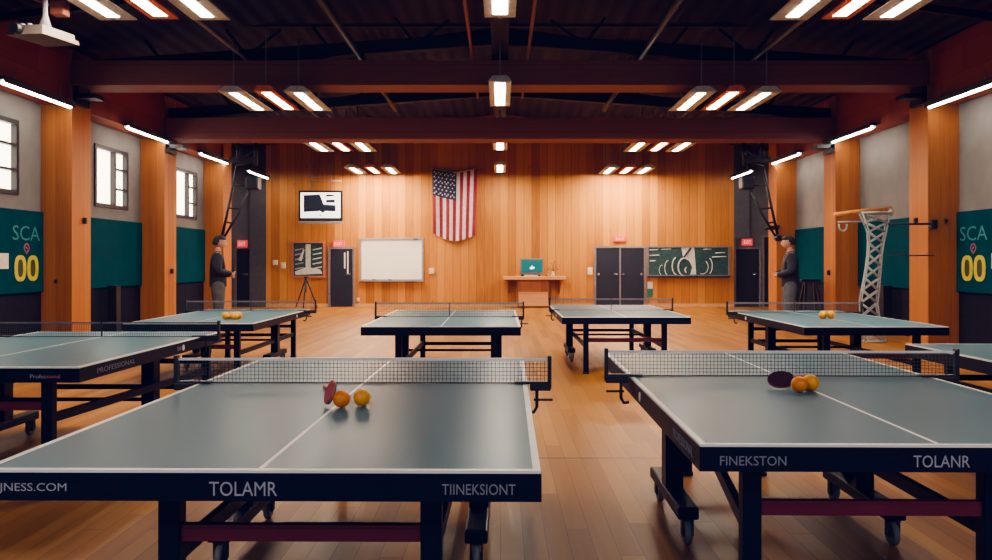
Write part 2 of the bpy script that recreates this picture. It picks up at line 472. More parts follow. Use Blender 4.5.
for k, (a, c) in enumerate(NEARD):
    for s, side in ((-1, 'left'), (1, 'right')):
        for x, q, pos in ((4.1, 'w', 'outermost'), (3.6, 'o', 'middle'), (3.1, 'w', 'innermost')):
            lab = ('white hanging lamp panel, ' if q == 'w' else 'orange rimmed hanging lamp panel, ') + '%s of the %s trio %s' % (pos, side, where[k])
            loc = (s * x, (a + c) / 2, ZL + (0 if q == 'w' else .01))
            src = white_w if q == 'w' else warm_w
            if not used[q]: used[q] = True; src.location = loc; src['label'] = lab; src['group'] = 'hanging lamp panels in trios'
            else: dup(src, loc, None, lab, 'hanging lamp panels in trios')
# the row washing the back wall burns brighter
def brighter(o, m):
    for c in o.children:
        for g in [c]:
            if g.name.startswith('diffuser'):
                me = g.data.copy(); me.materials.clear(); me.materials.append(M[m]); g.data = me
for o in [x for x in C.objects if x.name.startswith('ceiling_light') and x.location.y > 22]:
    brighter(o, 'lit_ob' if 'orange' in o['label'] else 'lit_b')
# unseen lamps added behind the camera to light the foreground, patterned on the trios
for s_ in (-1, 1):
    for x_, c_, e_ in ((4.1, (1.0, 0.90, 0.75), 21), (3.6, (1.0, 0.62, 0.36), 8), (3.1, (1.0, 0.90, 0.75), 21)):
        ld = bpy.data.lights.new('rear_fill_lamp', 'AREA'); ld.shape = 'RECTANGLE'; ld.size = .13; ld.size_y = 1.41; ld.energy = e_; ld.color = c_
        lo = bpy.data.objects.new('rear_fill_lamp', ld); C.objects.link(lo); lo.location = (s_ * x_, -.55, ZL)
cw = None
cwhere = ['at the top edge, first of the middle row', 'of the middle row, in front of the first beam', 'of the middle row, behind the second beam', 'last of the middle row, close to the back wall']
for k, (a, c) in enumerate(((6.9, 8.9), (12.0, 13.95), (17.5, 19.4), (22.4, 24.2))):
    lab = 'narrow white box lamp ' + cwhere[k]
    if cw is None:
        cw = lamp_panel('box_lamp', .33, .15, 1.95, 'lamp_frame', 'lit', .6); cw.location = (0, (a + c) / 2, ZL); cw['label'] = lab; cw['group'] = 'middle row of box lamps'
    else: dup(cw, (0, (a + c) / 2, ZL), None, lab, 'middle row of box lamps')

def wall_tube():
    t = thing('tube_light', 'x', 'tube light')
    bm = bmesh.new(); box(bm, -.06, .06, -.95, .95, .035, .085, 0, .006); box(bm, -.06, -.048, -.95, .95, .0, .036); box(bm, .048, .06, -.95, .95, .0, .036); obj('housing', bm, 'dark_metal', t)
    bm = bmesh.new(); tube(bm, [(0, -.9, .002), (0, .9, .002)], .030, 10); obj('tube', bm, 'lit_t', t)
    bm = bmesh.new(); tube(bm, [(0, -.6, .08), (0, -.6, .26)], .01, 6); obj('hanger_rod', bm, 'rod', t)
    bm = bmesh.new(); tube(bm, [(0, .6, .08), (0, .6, .26)], .01, 6); obj('hanger_rod', bm, 'rod', t)
    return t
wt = None
twhere = ['above the first wall bay', 'above the second wall bay', 'above the third wall bay', 'last in line before the back wall']
for k, y in enumerate((12.35, 16.2, 19.95, 23.6)):
    for s, side in ((-1, 'left'), (1, 'right')):
        lab = 'slim fluorescent tube light on the %s side, %s' % (side, twhere[k])
        loc = (s * 6.82, y, 3.80)
        if wt is None: wt = wall_tube(); wt.location = loc; wt['label'] = lab; wt['group'] = 'tube lights along the side walls'
        else: dup(wt, loc, None, lab, 'tube lights along the side walls')

# ------------------------------------------------------------------ windows, panels on the side walls
for k, (y0, y1) in enumerate(((11.4, 12.75), (15.15, 16.5), (18.9, 20.25))):
    z0, z1 = 2.36, 3.5; x0, x1 = -XO - .09, -XO + .03
    t = .07
    bm = bmx((x0, x1, y0, y1, z0, z0 + t), (x0, x1, y0, y1, z1 - t, z1), (x0, x1, y0, y0 + t, z0 + t, z1 - t), (x0, x1, y1 - t, y1, z0 + t, z1 - t))
    ys = y0 + (y1 - y0) * .56
    box(bm, x0, x1, ys, ys + t, z0 + t, z1 - t)
    for q in (1, 2): box(bm, x0 + .02, x1 - .01, ys + t, y1 - t, z0 + (z1 - z0) * q / 3 - .018, z0 + (z1 - z0) * q / 3 + .018)
    w = struct('window_%d' % (k + 1), bm, 'black')
    obj('pane', bmx((x0 + .02, x0 + .03, y0 + t, y1 - t, z0 + t, z1 - t)), 'pane', w)

def wall_panel(s, y0, y1, label, text=False):
    xx = sorted((s * (XO - .055), s * (XO - .002)))
    t = thing('wall_panel', label, 'wall panel', (s * XO, (y0 + y1) / 2, .86), 0, 'teal wall panels')
    o = obj('panel', bmx((xx[0] - s * XO, xx[1] - s * XO, y0 - (y0 + y1) / 2, y1 - (y0 + y1) / 2, 0, 1.28), bevel=.012), 'teal', t)
    if text:
        rz = PI / 2 if s < 0 else -PI / 2
        cx = -s * .058; yc = 12.9 - (y0 + y1) / 2
        lettering('SCA', .74, .225, 'teal_txt', o, (cx, yc, .925), rz)
        bm = bmesh.new()
        tube(bm, [(0, .085 * math.cos(a), .075 * math.sin(a) - (.035 if abs(a - 1.5 * PI) < .3 else 0)) for a in [2 * PI * k / 16 for k in range(16)]], .017, 6, closed=True)
        tube(bm, [(0, -.03, .02), (0, .03, -.02)], .02, 6)
        for v in bm.verts: v.co *= .8
        for v in bm.verts: v.co.x *= .12
        obj('emblem', bm, 'pink', o, (cx, yc, .70))
        dg = thing('scoreboard_digit', 'x', 'x'); bpy.data.objects.remove(dg)
        for j, dy in enumerate((-.17, .17)):
            def ell(ry, rz_, n=28): return [(ry * math.copysign(abs(math.cos(a)) ** .75, math.cos(a)), rz_ * math.copysign(abs(math.sin(a)) ** .75, math.sin(a))) for a in [2 * PI * k / n for k in range(n)]]
            bm = bmesh.new()
            O, I = ell(.155, .20), ell(.07, .135)
            vo = [bm.verts.new((0, y, z)) for y, z in O]; vi = [bm.verts.new((0, y, z)) for y, z in I]
            n = len(O)
            for k in range(n):
                bm.faces.new((vo[k], vo[(k+1) % n], vi[(k+1) % n], vi[k]))
            f = bm.faces.new(vi); f.material_index = 1
            r = bmesh.ops.extrude_face_region(bm, geom=bm.faces[:])
            for v in r['geom']:
                if isinstance(v, bmesh.types.BMVert): v.co.x += -s * .004
            obj('digit', bm, ['yellow', 'digit_in'], o, (cx + s * .001, yc + dy, .385))
    return t
for s, side in ((-1, 'left'), (1, 'right')):
    wall_panel(s, 10.4, 13.39, 'teal wall panel with yellow 00 digits on the %s wall' % side, True)
    wall_panel(s, 14.04, 17.08, 'plain teal wall panel between the first two columns of the %s wall' % side)
    wall_panel(s, 17.74, 20.73, 'plain teal wall panel beside the standing person at the %s wall' % side)
    # white card on the lettered panel
    yc = 12.28
    o = obj('paper_card', bmx((*sorted((s * (XO - .062), s * (XO - .057))), yc - .14, yc + .14, 1.24, 1.47)), 'paper')
    tag(o, 'white card fixed to the teal panel beside the digits, %s wall' % side, 'card', 'white cards on the teal panels')
    # posts under the middle panels
    d = 15.5
    xp = sorted((s * 7.12, s * 7.28))
    o = obj('panel_post', bmx((xp[0], xp[1], d, d + .18, 0, .9), (xp[0] - .05, xp[1] + .03, d - .05, d + .23, 0, .03)), 'black')
    tag(o, 'black square post under the middle teal panel, %s wall' % side, 'post', 'posts under the teal panels')

# small fittings on the columns
for (x, y, d) in ((84, 218, 13.6), (62, 281, 13.38), (170, 273, 17.2)):
    p = at(x, y, d)
    o = None
spots = [((-XI + .03, 13.75, 2.02), 'dark wall hook high on the first column of the left side'),
         ((-XI + .03, 17.4, 1.15), 'dark light switch on the second column of the left side'),
         ((XI - .03, 13.75, 2.02), 'dark wall hook high on the first column of the right side'),
         ((XI - .03, 17.4, 1.12), 'dark light switch on the second column of the right side')]
for (x, y, z), lab in spots:
    bm = bmesh.new(); box(bm, -.02, .035, -.03, .03, -.05, .05, 0, .006); box(bm, -.03, .03, -.010, .010, -.015, .02, 0)
    o = obj('wall_switch', bm, 'black', None, (x, y, z)); tag(o, lab, 'switch', 'fittings on the columns')
for s in (-1, 1):
    bm = bmesh.new(); box(bm, -.02, .02, -.012, .012, -.03, .03, 0, .004)
    p = (-7.12 if s < 0 else 7.15, 13.385, 1.03 if s < 0 else 2.0)
    bm2 = bm
    box(bm, -.014, .014, -.03, 0, -.012, .012, 0)
    o = obj('wall_hook', bm, 'black', None, p); tag(o, 'small black hook on the front face of the first column, %s side' % ('left' if s < 0 else 'right'), 'hook')

# ------------------------------------------------------------------ back wall
YW = YB - .12
S = F / YW
def wx(x): return (x - CX) / S
def wz(y): return CZ + (CY - y) / S

def door(n, x0, x1, ztop, y, panes=False, leaves=1, parent=None):
    d = struct('door_%d' % n, bmx((x0 - .06, x0, y - .05, y + .02, 0, ztop + .06), (x1, x1 + .06, y - .05, y + .02, 0, ztop + .06), (x0, x1, y - .05, y + .02, ztop, ztop + .06)), 'rod')
    w = (x1 - x0) / leaves
    for k in range(leaves):
        a, c = x0 + k * w + .005, x0 + (k + 1) * w - .012
        lf = obj('door_leaf', bmx((a, c, y - .03, y, 0.01, ztop), bevel=.006), 'door', d)
        hx = c - .09 if (leaves == 1 or k == 0) else a + .09
        bm = bmesh.new(); tube(bm, [(hx, y - .03, .98), (hx, y - .075, .98), (hx - .1, y - .075, .98)], .014, 8); lathe(bm, [(.03, -.036), (.03, -.03)], 12, 0, (hx, y, .98), 'Y')
        obj('door_handle', bm, 'chrome', lf)
        hx2 = a + .07 if (leaves == 1 or k == 0) else c - .07
        if leaves == 2:
            bm = bmesh.new(); lathe(bm, [(.03, -.05), (.035, -.03)], 12, 0, (hx2, y, .98), 'Y'); obj('door_knob', bm, 'grey_metal', lf)
        if panes:
            for q, (px0, px1, za, zc) in enumerate(((.62, .68, 1.15, 1.62), (.76, .82, 1.0, 1.66))):
                ww = c - a
                obj('door_window', bmx((a + ww * px0, a + ww * px1, y - .034, y - .029, za, zc)), 'paper', lf)
    if leaves == 2:
        mx = (x0 + x1) / 2
        obj('centre_post', bmx((mx - .022, mx + .022, y - .045, y, 0, ztop)), 'rod', d)
    return d
door(1, wx(330.5), wx(353), wz(249), YW, panes=True)
door(2, wx(596), wx(644), wz(248), YW, leaves=2)
door(3, -7.88, -7.47, wz(249), YB)
door(4, 7.04, 7.75, wz(249), YB)
door(5, 7.9, 8.2, wz(237), YB)

def exit_sign(x0, x1, y0, y1, yy, label):
    cx, cz = (x0 + x1) / 2, (y0 + y1) / 2
    t = thing('exit_sign', label, 'exit sign', (cx, yy, cz), 0, 'red exit signs')
    w, h = (x1 - x0) / 2, (y1 - y0) / 2
    obj('sign_box', bmx((-w, w, -.06, 0, -h, h), bevel=.008), 'exit', t)
    lettering('EXIT', w * 1.3, h * 1.0, 'exit_txt', t, (0, -.062, 0))
exit_sign(wx(333), wx(344.5), wz(247), wz(240.5), YW, 'red exit sign above the narrow door near the whiteboard')
exit_sign(wx(613.5), wx(626), wz(241.5), wz(236.5), YW, 'red exit sign above the dark double door')
exit_sign(-7.86, -7.55, wz(247.5), wz(240), YB, 'red exit sign above the door in the left grey alcove')
exit_sign(7.23, 7.55, wz(245.5), wz(238.5), YB, 'red exit sign above the door in the right grey alcove')

def board(name, label, cat, x0, x1, y0, y1, fw, face, frame, group=None):
    cx, cz = (x0 + x1) / 2, (y0 + y1) / 2; w, h = (x1 - x0) / 2, (y1 - y0) / 2
    t = thing(name, label, cat, (cx, YW, cz), 0, group)
    obj('board_frame', bmx((-w, w, -.045, 0, -h, -h + fw), (-w, w, -.045, 0, h - fw, h), (-w, -w + fw, -.045, 0, -h + fw, h - fw), (w - fw, w, -.045, 0, -h + fw, h - fw)), frame, t)
    f = obj('board_face', bmx((-w + fw, w - fw, -.025, 0, -h + fw, h - fw)), face, t)
    return t, f, w, h
t, f, w, h = board('whiteboard', 'white dry-erase board in a grey frame beside the narrow door', 'whiteboard', wx(360), wx(423.5), wz(281), wz(238), .05, 'board', 'grey_metal')
obj('pen_tray', bmx((-w, w, -.11, -.045, -h - .01, -h + .025)), 'grey_metal', t)
obj('board_clip', bmx((w - .3, w - .16, -.06, -.045, h - .05, h - .015)), 'black', t)
for px in (-.55, -.05):
    bm = bmesh.new(); tube(bm, [(px * w - .06, -.08, -h + .0405), (px * w + .06, -.08, -h + .0405)], .015, 8)
    o = obj('board_marker', bm, 'ink', None, (t.location)); tag(o, 'dark marker pen on the whiteboard tray, %s one' % ('left' if px < -.3 else 'centre'), 'marker', 'markers on the whiteboard tray')

t, f, w, h = board('framed_picture', 'dark framed black and white picture between wall switches and narrow door', 'picture', wx(292), wx(325), wz(277.5), wz(241.5), .05, 'chalk', 'pad_wood')
bm = bmesh.new()
def poly(bm, pts, y, mi=0):
    v = [bm.verts.new((x, y, z)) for x, z in pts]
    f = bm.faces.new(v); f.material_index = mi
poly(bm, [(-.08, .46), (.07, .46), (.07, -.25), (-.02, -.36), (-.08, -.2)], -.027, 0)
poly(bm, [(-.4, -.36), (-.05, -.22), (.36, -.30), (.42, -.42), (-.38, -.46)], -.0272, 0)
for k in range(5):
    z = .3 - k * .14; poly(bm, [(.13, z), (.40, z + .06), (.40, z + .02), (.13, z - .03)], -.027, 0)
    poly(bm, [(-.40, z), (-.14, z + .04), (-.14, z + .01), (-.40, z - .05)], -.027, 1)
poly(bm, [(-.3, -.02), (-.15, .3), (-.11, .3), (-.2, -.05)], -.0275, 0)
obj('picture_print', bm, ['chalk_white', 'grey_metal'], f)

t, f, w, h = board('chalkboard', 'long green chalkboard with chalk drawings beside the double door', 'chalkboard', wx(647), wx(729.5), wz(276.5), wz(246), .045, 'chalk', 'rod')
obj('chalk_tray', bmx((-w, w, -.10, -.045, -h - .02, -h + .02)), 'dark_metal', t)
bm = bmesh.new()
# pale curved strip and the chalk strokes
K = lambda px, py: (wx(px) - t.location.x, wz(py) - t.location.z)
poly(bm, [K(681, 247.5), K(694, 247.5), K(695, 260), K(696, 274.5), K(690, 274.5), K(692, 267), K(689, 261), K(683, 257)], -.0268, 0)
def stroke(bm, pts, r=.014, mi=0):
    tube(bm, [(K(*p)[0], -.029, K(*p)[1]) for p in pts], r, 5, mi)
def arc(cx, cy, rx, ry, a0, a1, n=10): return [(cx + rx * math.cos(a0 + (a1 - a0) * i / n), cy + ry * math.sin(a0 + (a1 - a0) * i / n)) for i in range(n + 1)]
stroke(bm, arc(684, 267, 6, 9, .5 * PI, 1.7 * PI), .022)
stroke(bm, arc(677, 266, 5, 9, .55 * PI, 1.4 * PI), .018)
stroke(bm, arc(668, 268, 3.5, 7.5, .6 * PI, 1.5 * PI), .014)
stroke(bm, arc(662, 270, 3, 5, .6 * PI, 1.5 * PI), .010)
stroke(bm, arc(702, 267, 6, 7, -.3 * PI, .6 * PI), .012)
stroke(bm, arc(708, 266, 4, 8, -.4 * PI, .4 * PI), .016)
stroke(bm, arc(686, 270, 1, 2.5, .5 * PI, 1.6 * PI), .02)
for (a, c, y) in ((649.5, 658, 250), (649.5, 659, 255.5), (649.5, 655, 261), (661, 671, 249.5), (703, 711, 249.5), (715, 725, 253), (712, 726, 257)):
    stroke(bm, [(a, y), (c, y - .4)], .014)
obj('chalk_drawing', bm, ['chalk_white'], f)
bm = bmesh.new(); stroke(bm, [(683.5, 257.5), (690.5, 248)], .028)
obj('pointer', bm, 'ink', f)

# little boxes on the wall
for (px, py, w_, h_, lab) in ((275.5, 262.5, 5, 5, 'cream wall switch beside the framed picture, outer one'), (283.5, 265.5, 4.5, 6, 'cream wall switch beside the framed picture, inner one'),
                              (431.5, 271, 5, 6, 'cream thermostat right of the whiteboard'), (590, 271, 5, 7, 'cream thermostat left of the double door'), (358.2, 299.5, 3, 3.5, 'small cream socket low on the wall below the whiteboard')):
    a, c = w_ / S / 2, h_ / S / 2
    bm = bmesh.new(); box(bm, -a, a, -.04, 0, -c, c, 0, .01); box(bm, -a * .5, a * .5, -.05, -.04, -c * .4, c * .5, 0, .004)
    tag(obj('wall_switch', bm, 'cream', None, (wx(px), YW, wz(py))), lab, 'switch', 'switches on the wooden wall')
o = thing('notice_sign', 'small white and green notice below the chalkboard beside the double door', 'notice', (wx(650), YW, wz(288.5)))
obj('sign_panel', bmx((-.085, .085, -.02, 0, -.25, 0)), 'green', o); obj('sign_cap', bmx((-.075, .075, -.022, 0, .0, .2), bevel=.005), 'paper', o)

# flag, hung with its stripes upright
def flag():
    bm = bmesh.new()
    nx, ny = 52, 40
    W0, H0 = 45 / S, 65 / S
    g = []
    for j in range(ny + 1):
        v = j / ny; row = []
        for i in range(nx + 1):
            u = i / nx
            top = wz(169.5) - (.12 * (1 - abs(u - .5) * 2) - .03 * u)
            bot = wz(232.5) - .22 * math.sin(PI * min(1, u * .95 + .03)) - .06 * u
            x = wx(432.5) + W0 * (u * (1 - .07 * v) + .02 * v)
            z = top + (bot - top) * v
            y = YW - .10 - .035 * math.sin(u * 19 + v * 1.2) * (.4 + .6 * v) - .02 * math.sin(u * 7 + v * 3)
            row.append(bm.verts.new((x, y, z)))
        g.append(row)
    for j in range(ny):
        for i in range(nx):
            f = bm.faces.new((g[j][i], g[j][i+1], g[j+1][i+1], g[j+1][i])); f.smooth = True
            u = (i + .5) / nx; v = (j + .5) / ny
            st = int(u * 13)
            f.material_index = 2 if (u < 7 / 13 and v < .40) else (0 if st % 2 == 0 else 1)
    # stars
    for r in range(9):
        n = 6 if r % 2 == 0 else 5
        for k in range(n):
            u = (k + .5 + (0 if n == 6 else .5)) / 6 * (7 / 13); v = .40 * (r + .6) / 9.3
            i, j = min(nx - 1, int(u * nx)), min(ny - 1, int(v * ny))
            c = g[j][i].co.lerp(g[j+1][i+1].co, .5); c = Vector((c.x, c.y - .02, c.z))
            vs = [bm.verts.new(c + Vector((math.sin(a) * q, 0, math.cos(a) * q))) for a, q in [(2 * PI * m / 10, .034 if m % 2 == 0 else .014) for m in range(10)]]
            f = bm.faces.new(vs); f.material_index = 1
    return bm
t = thing('flag', 'American flag hung with upright stripes on the wooden back wall', 'flag', (0, 0, 0))
fo = obj('flag_cloth', flag(), ['flag_red', 'flag_white', 'flag_blue'], t)
bm = bmesh.new(); tube(bm, [(wx(431.5), YW - .09, wz(169.3)), (wx(455), YW - .09, wz(173)), (wx(478.5), YW - .09, wz(168.3))], .02, 6); obj('flag_hem', bm, 'flag_white', t)

# hanging monitor
p0, p1 = at(298.5, 221, 24.2), at(342.5, 190.5, 24.2)
cx, cz = (p0.x + p1.x) / 2, (p0.z + p1.z) / 2; w, h = (p1.x - p0.x) / 2, (p1.z - p0.z) / 2
t = thing('hanging_monitor', 'black framed monitor hung from rods on the back wall, upper left', 'monitor', (cx, 24.2, cz))
obj('bezel', bmx((-w, w, 0, .08, -h, h), bevel=.01), 'black', t)
sc = obj('screen', bmx((-w + .06, w - .06, -.008, 0, -h + .09, h - .06)), 'screen_white', t)
bm = bmesh.new()
Q = lambda fx, fz: ((fx - .5) * 2 * (w - .06), (fz - .5) * 2 * (h - .06))
poly(bm, [Q(.08, .9), Q(.48, .93), Q(.54, .72), Q(.58, .55), Q(.88, .52), Q(.88, .28), Q(.62, .30), Q(.56, .22), Q(.5, .3), Q(.08, .26)], -.011)
poly(bm, [Q(.64, .92), Q(.84, .92), Q(.84, .86), Q(.64, .84)], -.011); poly(bm, [Q(.64, .72), Q(.86, .74), Q(.86, .62), Q(.64, .62)], -.011)
poly(bm, [Q(.47, .17), Q(.52, .17), Q(.52, .12), Q(.47, .12)], -.011)
obj('screen_image', bm, 'screen_dark', sc)
obj('lower_rail', bmx((-w, w, -.03, .09, -h - .07, -h - .01)), 'grey_metal', t)
for px in (-.42, .46):
    bm = bmesh.new(); tube(bm, [(px * w, .04, h), (px * w, .04, 2.0)], .012, 6); obj('hanger_rod', bm, 'rod', t)
bm = bmesh.new(); tube(bm, [(-.55 * w, .04, h + .28), (.95 * w, .04, h + .28)], .012, 6); obj('cross_rod', bm, 'rod', t)

# desk under the teal screen
dx0, dx1, dz = wx(503.5), wx(564.5), wz(276)
t = thing('wall_desk', 'wooden wall desk shelf with a cabinet, under the teal computer screen', 'desk', ((dx0 + dx1) / 2, YW - .3, 0))
hw = (dx1 - dx0) / 2
obj('desktop', bmx((-hw, hw, -.3, .29, dz - .1, dz), bevel=.008), 'desk_wood', t)
cb = obj('cabinet', bmx((-.5, .42, -.18, .29, .02, dz - .1)), 'cab_wood', t)
obj('cabinet_door', bmx((-.47, .39, -.2, -.18, .06, dz - .46)), 'desk_wood', cb)
for sx in (-1, 1):
    bm = bmesh.new(); bar(bm, (sx * hw * .82, .28, dz - .5), (sx * hw * .82, -.15, dz - .1), .04, .05); bar(bm, (sx * hw * .82, .27, dz - .55), (sx * hw * .82, .27, dz - .1), .04, .04); obj('bracket', bm, 'cab_wood', t)
sx0, sx1, sz0, sz1 = wx(520), wx(543), wz(275.4), wz(258.5)
t = thing('computer_monitor', 'computer monitor with a teal screen standing on the wall desk', 'monitor', ((sx0 + sx1) / 2, YW - .2, dz))
w = (sx1 - sx0) / 2; hh = sz1 - dz
obj('monitor_case', bmx((-w, w, -.03, .02, .07, hh), bevel=.008), 'rod', t)
sc = obj('screen', bmx((-w + .04, w - .04, -.036, -.03, .12, hh - .045)), 'screen_teal', t)
bm = bmesh.new(); poly(bm, [(-.07, .24), (-.02, .27), (.0, .33), (.02, .27), (.08, .27), (.07, .23), (.03, .21), (-.03, .21)], -.038); obj('screen_emblem', bm, 'screen_white', sc)
obj('stand_base', bmx((-.16, .16, -.12, .06, 0.001, .02), (-.04, .04, -.02, .03, .02, .1)), 'grey_metal', t)
def on_desk(name, bm, mat, px, lab, cat, y=YW - .38): return tag(obj(name, bm, mat, None, (wx(px), y, dz + .001)), lab, cat)
bm = bmesh.new(); box(bm, -.20, .20, -.07, .07, 0, .022, 0, .006); box(bm, -.18, .18, -.055, .055, .022, .028, 1)
on_desk('keyboard', bm, ['cream', 'grey_metal'], 530.5, 'pale keyboard in front of the teal screen on the desk', 'keyboard', YW - .47)
bm = bmesh.new(); lathe(bm, [(.055, 0), (.06, .05), (.045, .07), (.02, .075)], 14); on_desk('desk_bowl', bm, 'ink', 522.5, 'black round pot left of the keyboard on the desk', 'pot', YW - .36)
bm = bmesh.new(); box(bm, -.045, .045, -.06, .06, 0, .05, 0, .012); on_desk('stapler', bm, 'ink', 538.5, 'small black gadget right of the keyboard on the desk', 'gadget', YW - .36)
bm = bmesh.new(); lathe(bm, [(.03, 0), (.035, .06), (.03, .065)], 14); on_desk('desk_cup', bm, 'pad_wood', 546.5, 'small brown cup at the right part of the desk', 'cup', YW - .36)
bm = bmesh.new(); lathe(bm, [(.04, 0), (.045, .03), (.01, .04)], 14); on_desk('desk_dish', bm, 'pad_wood', 514.5, 'small brown dish at the left end of the desk', 'dish', YW - .36)
t = thing('desk_sprig', 'small vase with a thin branching sprig on the desk end', 'vase', (wx(552.5), YW - .25, dz + .001))
bm = bmesh.new(); lathe(bm, [(.035, 0), (.05, .04), (.03, .12), (.035, .14)], 14); obj('vase', bm, 'cream', t)
bm = bmesh.new()
for dx_, dz_ in ((-.09, .24), (-.03, .36), (.04, .42), (.09, .28), (.14, .2), (-.14, .19)): tube(bm, [(0, 0, .12), (dx_ * .4, 0, .12 + (dz_ - .12) * .6), (dx_, 0, dz_)], .008, 5); lathe(bm, [(.004, dz_ - .02), (.02, dz_), (.004, dz_ + .03)], 6, 0, (dx_, 0, 0))
obj('sprig', bm, 'plant', t)

# tripod standing in front of the picture
t = thing('tripod', 'black camera tripod standing below the framed picture', 'tripod', (wx(310.5), 24.3, 0))
bm = bmesh.new(); lathe(bm, [(.03, .72), (.045, .74), (.045, .86), (.02, .88)], 12); tube(bm, [(0, 0, .45), (0, 0, .74)], .018, 8); box(bm, -.06, .06, -.04, .04, .88, .92, 0, .01); obj('head', bm, 'black', t)
for a in (0.25, PI - .2, 1.5 * PI):
    bm = bmesh.new(); tube(bm, [(.03 * math.cos(a), .03 * math.sin(a), .8), (.32 * math.cos(a), .32 * math.sin(a), .012)], [.024, .016], 8); obj('leg', bm, 'black', t)

# ------------------------------------------------------------------ tennis tables
TAB = []
def table(label, xc, d0, W=1.525, Ln=2.74, H=.76, rot=0.0, netpos=None, legs=(-.45, .45), nh=.1525, texts=(), sides=(), bar_z=.55, frame_y=.3, over=.15, tape='line', pivot_left=False, tape_h=.012, rear=None, diag=(), strap=True, frames=(-.54, .54)):
    """near edge centred on (xc, d0); the table runs away from the camera"""
    t = thing('table_tennis_table', label, 'table tennis table', (xc, d0, 0), rot, 'table tennis tables')
    w = W / 2; np_ = Ln / 2 if netpos is None else netpos
    zt = H; th = .02
    # surface with its painted lines
    bm = bmesh.new(); lw = .022
    xsx = [-w, -w + lw, -.0065, .0065, w - lw, w]; ysy = [0, lw, np_ - .004, np_ + .004, Ln - lw, Ln]
    g = [[bm.verts.new((x, y, zt)) for y in ysy] for x in xsx]
    for i in range(5):
        for j in range(5):
            f = bm.faces.new((g[i][j], g[i+1][j], g[i+1][j+1], g[i][j+1]))
            f.material_index = 2 if j == 2 else (1 if (i in (0, 2, 4) or j in (0, 4)) else 0)
    ring = [g[i][0] for i in range(6)] + [g[5][j] for j in range(1, 6)] + [g[i][5] for i in range(4, -1, -1)] + [g[0][j] for j in range(4, 0, -1)]
    low = [bm.verts.new(v.co - Vector((0, 0, .008))) for v in ring]; low2 = [bm.verts.new(v.co - Vector((0, 0, th))) for v in ring]
    n = len(ring)
    for k in range(n):
        f = bm.faces.new((ring[k], low[k], low[(k+1) % n], ring[(k+1) % n])); f.material_index = 1
        f = bm.faces.new((low[k], low2[k], low2[(k+1) % n], low[(k+1) % n])); f.material_index = 2
    f = bm.faces.new(list(reversed(low2))); f.material_index = 2
    me_top = obj('tabletop', bm, ['top', 'line', 'navy'], t)
    # apron
    za, zb = zt - .086, zt - .0085; e = .002
    ap = obj('apron', bmx((-w - e, w + e, -e, .03, za, zb), (-w - e, w + e, Ln - .03, Ln + e, za, zb), (-w - e, -w + .03, .03, Ln - .03, za, zb), (w - .03, w + e, .03, Ln - .03, za, zb)), 'navy', t)
    for (s, cx, wd, hg, m) in texts: lettering(s, wd, hg, m, ap, (cx, -e - .0014, (za + zb) / 2 - .004))
    for (s, side, cy, wd, hg, m) in sides: lettering(s, wd, hg, m, ap, (side * (w + e + .0014), cy, (za + zb) / 2), PI / 2 if side > 0 else -PI / 2)
    # side badge
    for sx in (-1, 1):
        bm = bmesh.new(); lathe(bm, [(.022, 0), (.022, .004)], 14, 0, (sx * (w + e) if sx > 0 else -(w + e) - .004, np_ - .35, (za + zb) / 2), 'X'); obj('badge', bm, 'line', ap)
    # legs
    yf, yr = .12, Ln - .12
    rl = legs if rear is None else rear
    for lx, y in ((legs, yf), (rl, yr)):
        for x in lx:
            obj('leg', bmx((x - .031, x + .031, y - .03, y + .03, .022, za), bevel=.005), 'navy', t)
            o = bmx((x - .036, x + .036, y - .035, y + .035, 0.001, .022)); obj('leg_foot', o, 'rubber', t)
    # crossbars: crimson at the near end, navy at the far end
    obj('front_crossbar', bmx((legs[0] + .031, legs[1] - .031, yf - .015, yf + .02, bar_z - .019, bar_z + .019), (legs[0] + .031, legs[1] - .031, yf - .012, yf + .017, bar_z + .019, bar_z + .028)), 'red_bar', t)
    obj('rear_crossbar', bmx((rl[0] + .031, rl[1] - .031, yr - .015, yr + .015, .30, .34)), 'navy', t)
    obj('rear_crossbar', bmx((rl[0] + .031, rl[1] - .031, yr - .015, yr + .015, H - .25, H - .21)), 'navy', t)
    # rails along both sides, leg to leg
    yc = Ln / 2 + frame_y
    for x, xr in zip(legs, rl):
        bm = bmesh.new(); bar(bm, (x, yf + .03, bar_z - .07), (xr, yr - .03, bar_z - .07), .03, .05); obj('side_rail', bm, 'navy', t)
    # wheeled carriage in the middle
    for x in frames:
        x = x * W / 1.525
        bm = bmesh.new()
        box(bm, x - .045, x + .045, yc - .06, yc + .06, .17, za, 0, .005)
        box(bm, x - .05, x + .05, yc - .40, yc + .40, .125, .185, 0, .01)
        
        for q_ in diag:
            if q_ * x > 0: bar(bm, (x - q_ * .02, yc + .05, .19), (x - q_ * .30, yc + .05, za - .02), .04, .05)
        wf = obj('wheel_frame', bm, 'navy', t)
        for y in (yc - .36, yc + .36):
            bm = bmesh.new()
            lathe(bm, [(.048, -.016), (.056, -.010), (.056, .010), (.048, .016)], 18, 1, (x, y, .057), 'X')
            lathe(bm, [(.022, -.022), (.022, .022)], 12, 0, (x, y, .057), 'X')
            box(bm, x - .028, x - .020, y - .02, y + .02, .045, .122, 0); box(bm, x + .020, x + .028, y - .02, y + .02, .045, .122, 0); box(bm, x - .028, x + .028, y - .024, y + .024, .118, .127, 0)
            obj('caster', bm, ['rubber', 'wheel'], wf)
    obj('carriage_bar', bmx((frames[0] * W / 1.525 + .045, frames[1] * W / 1.525 - .045, yc + .03, yc + .055, .32, .345)), 'navy', t)
    # net
    ov = w + over
    bm = bmesh.new()
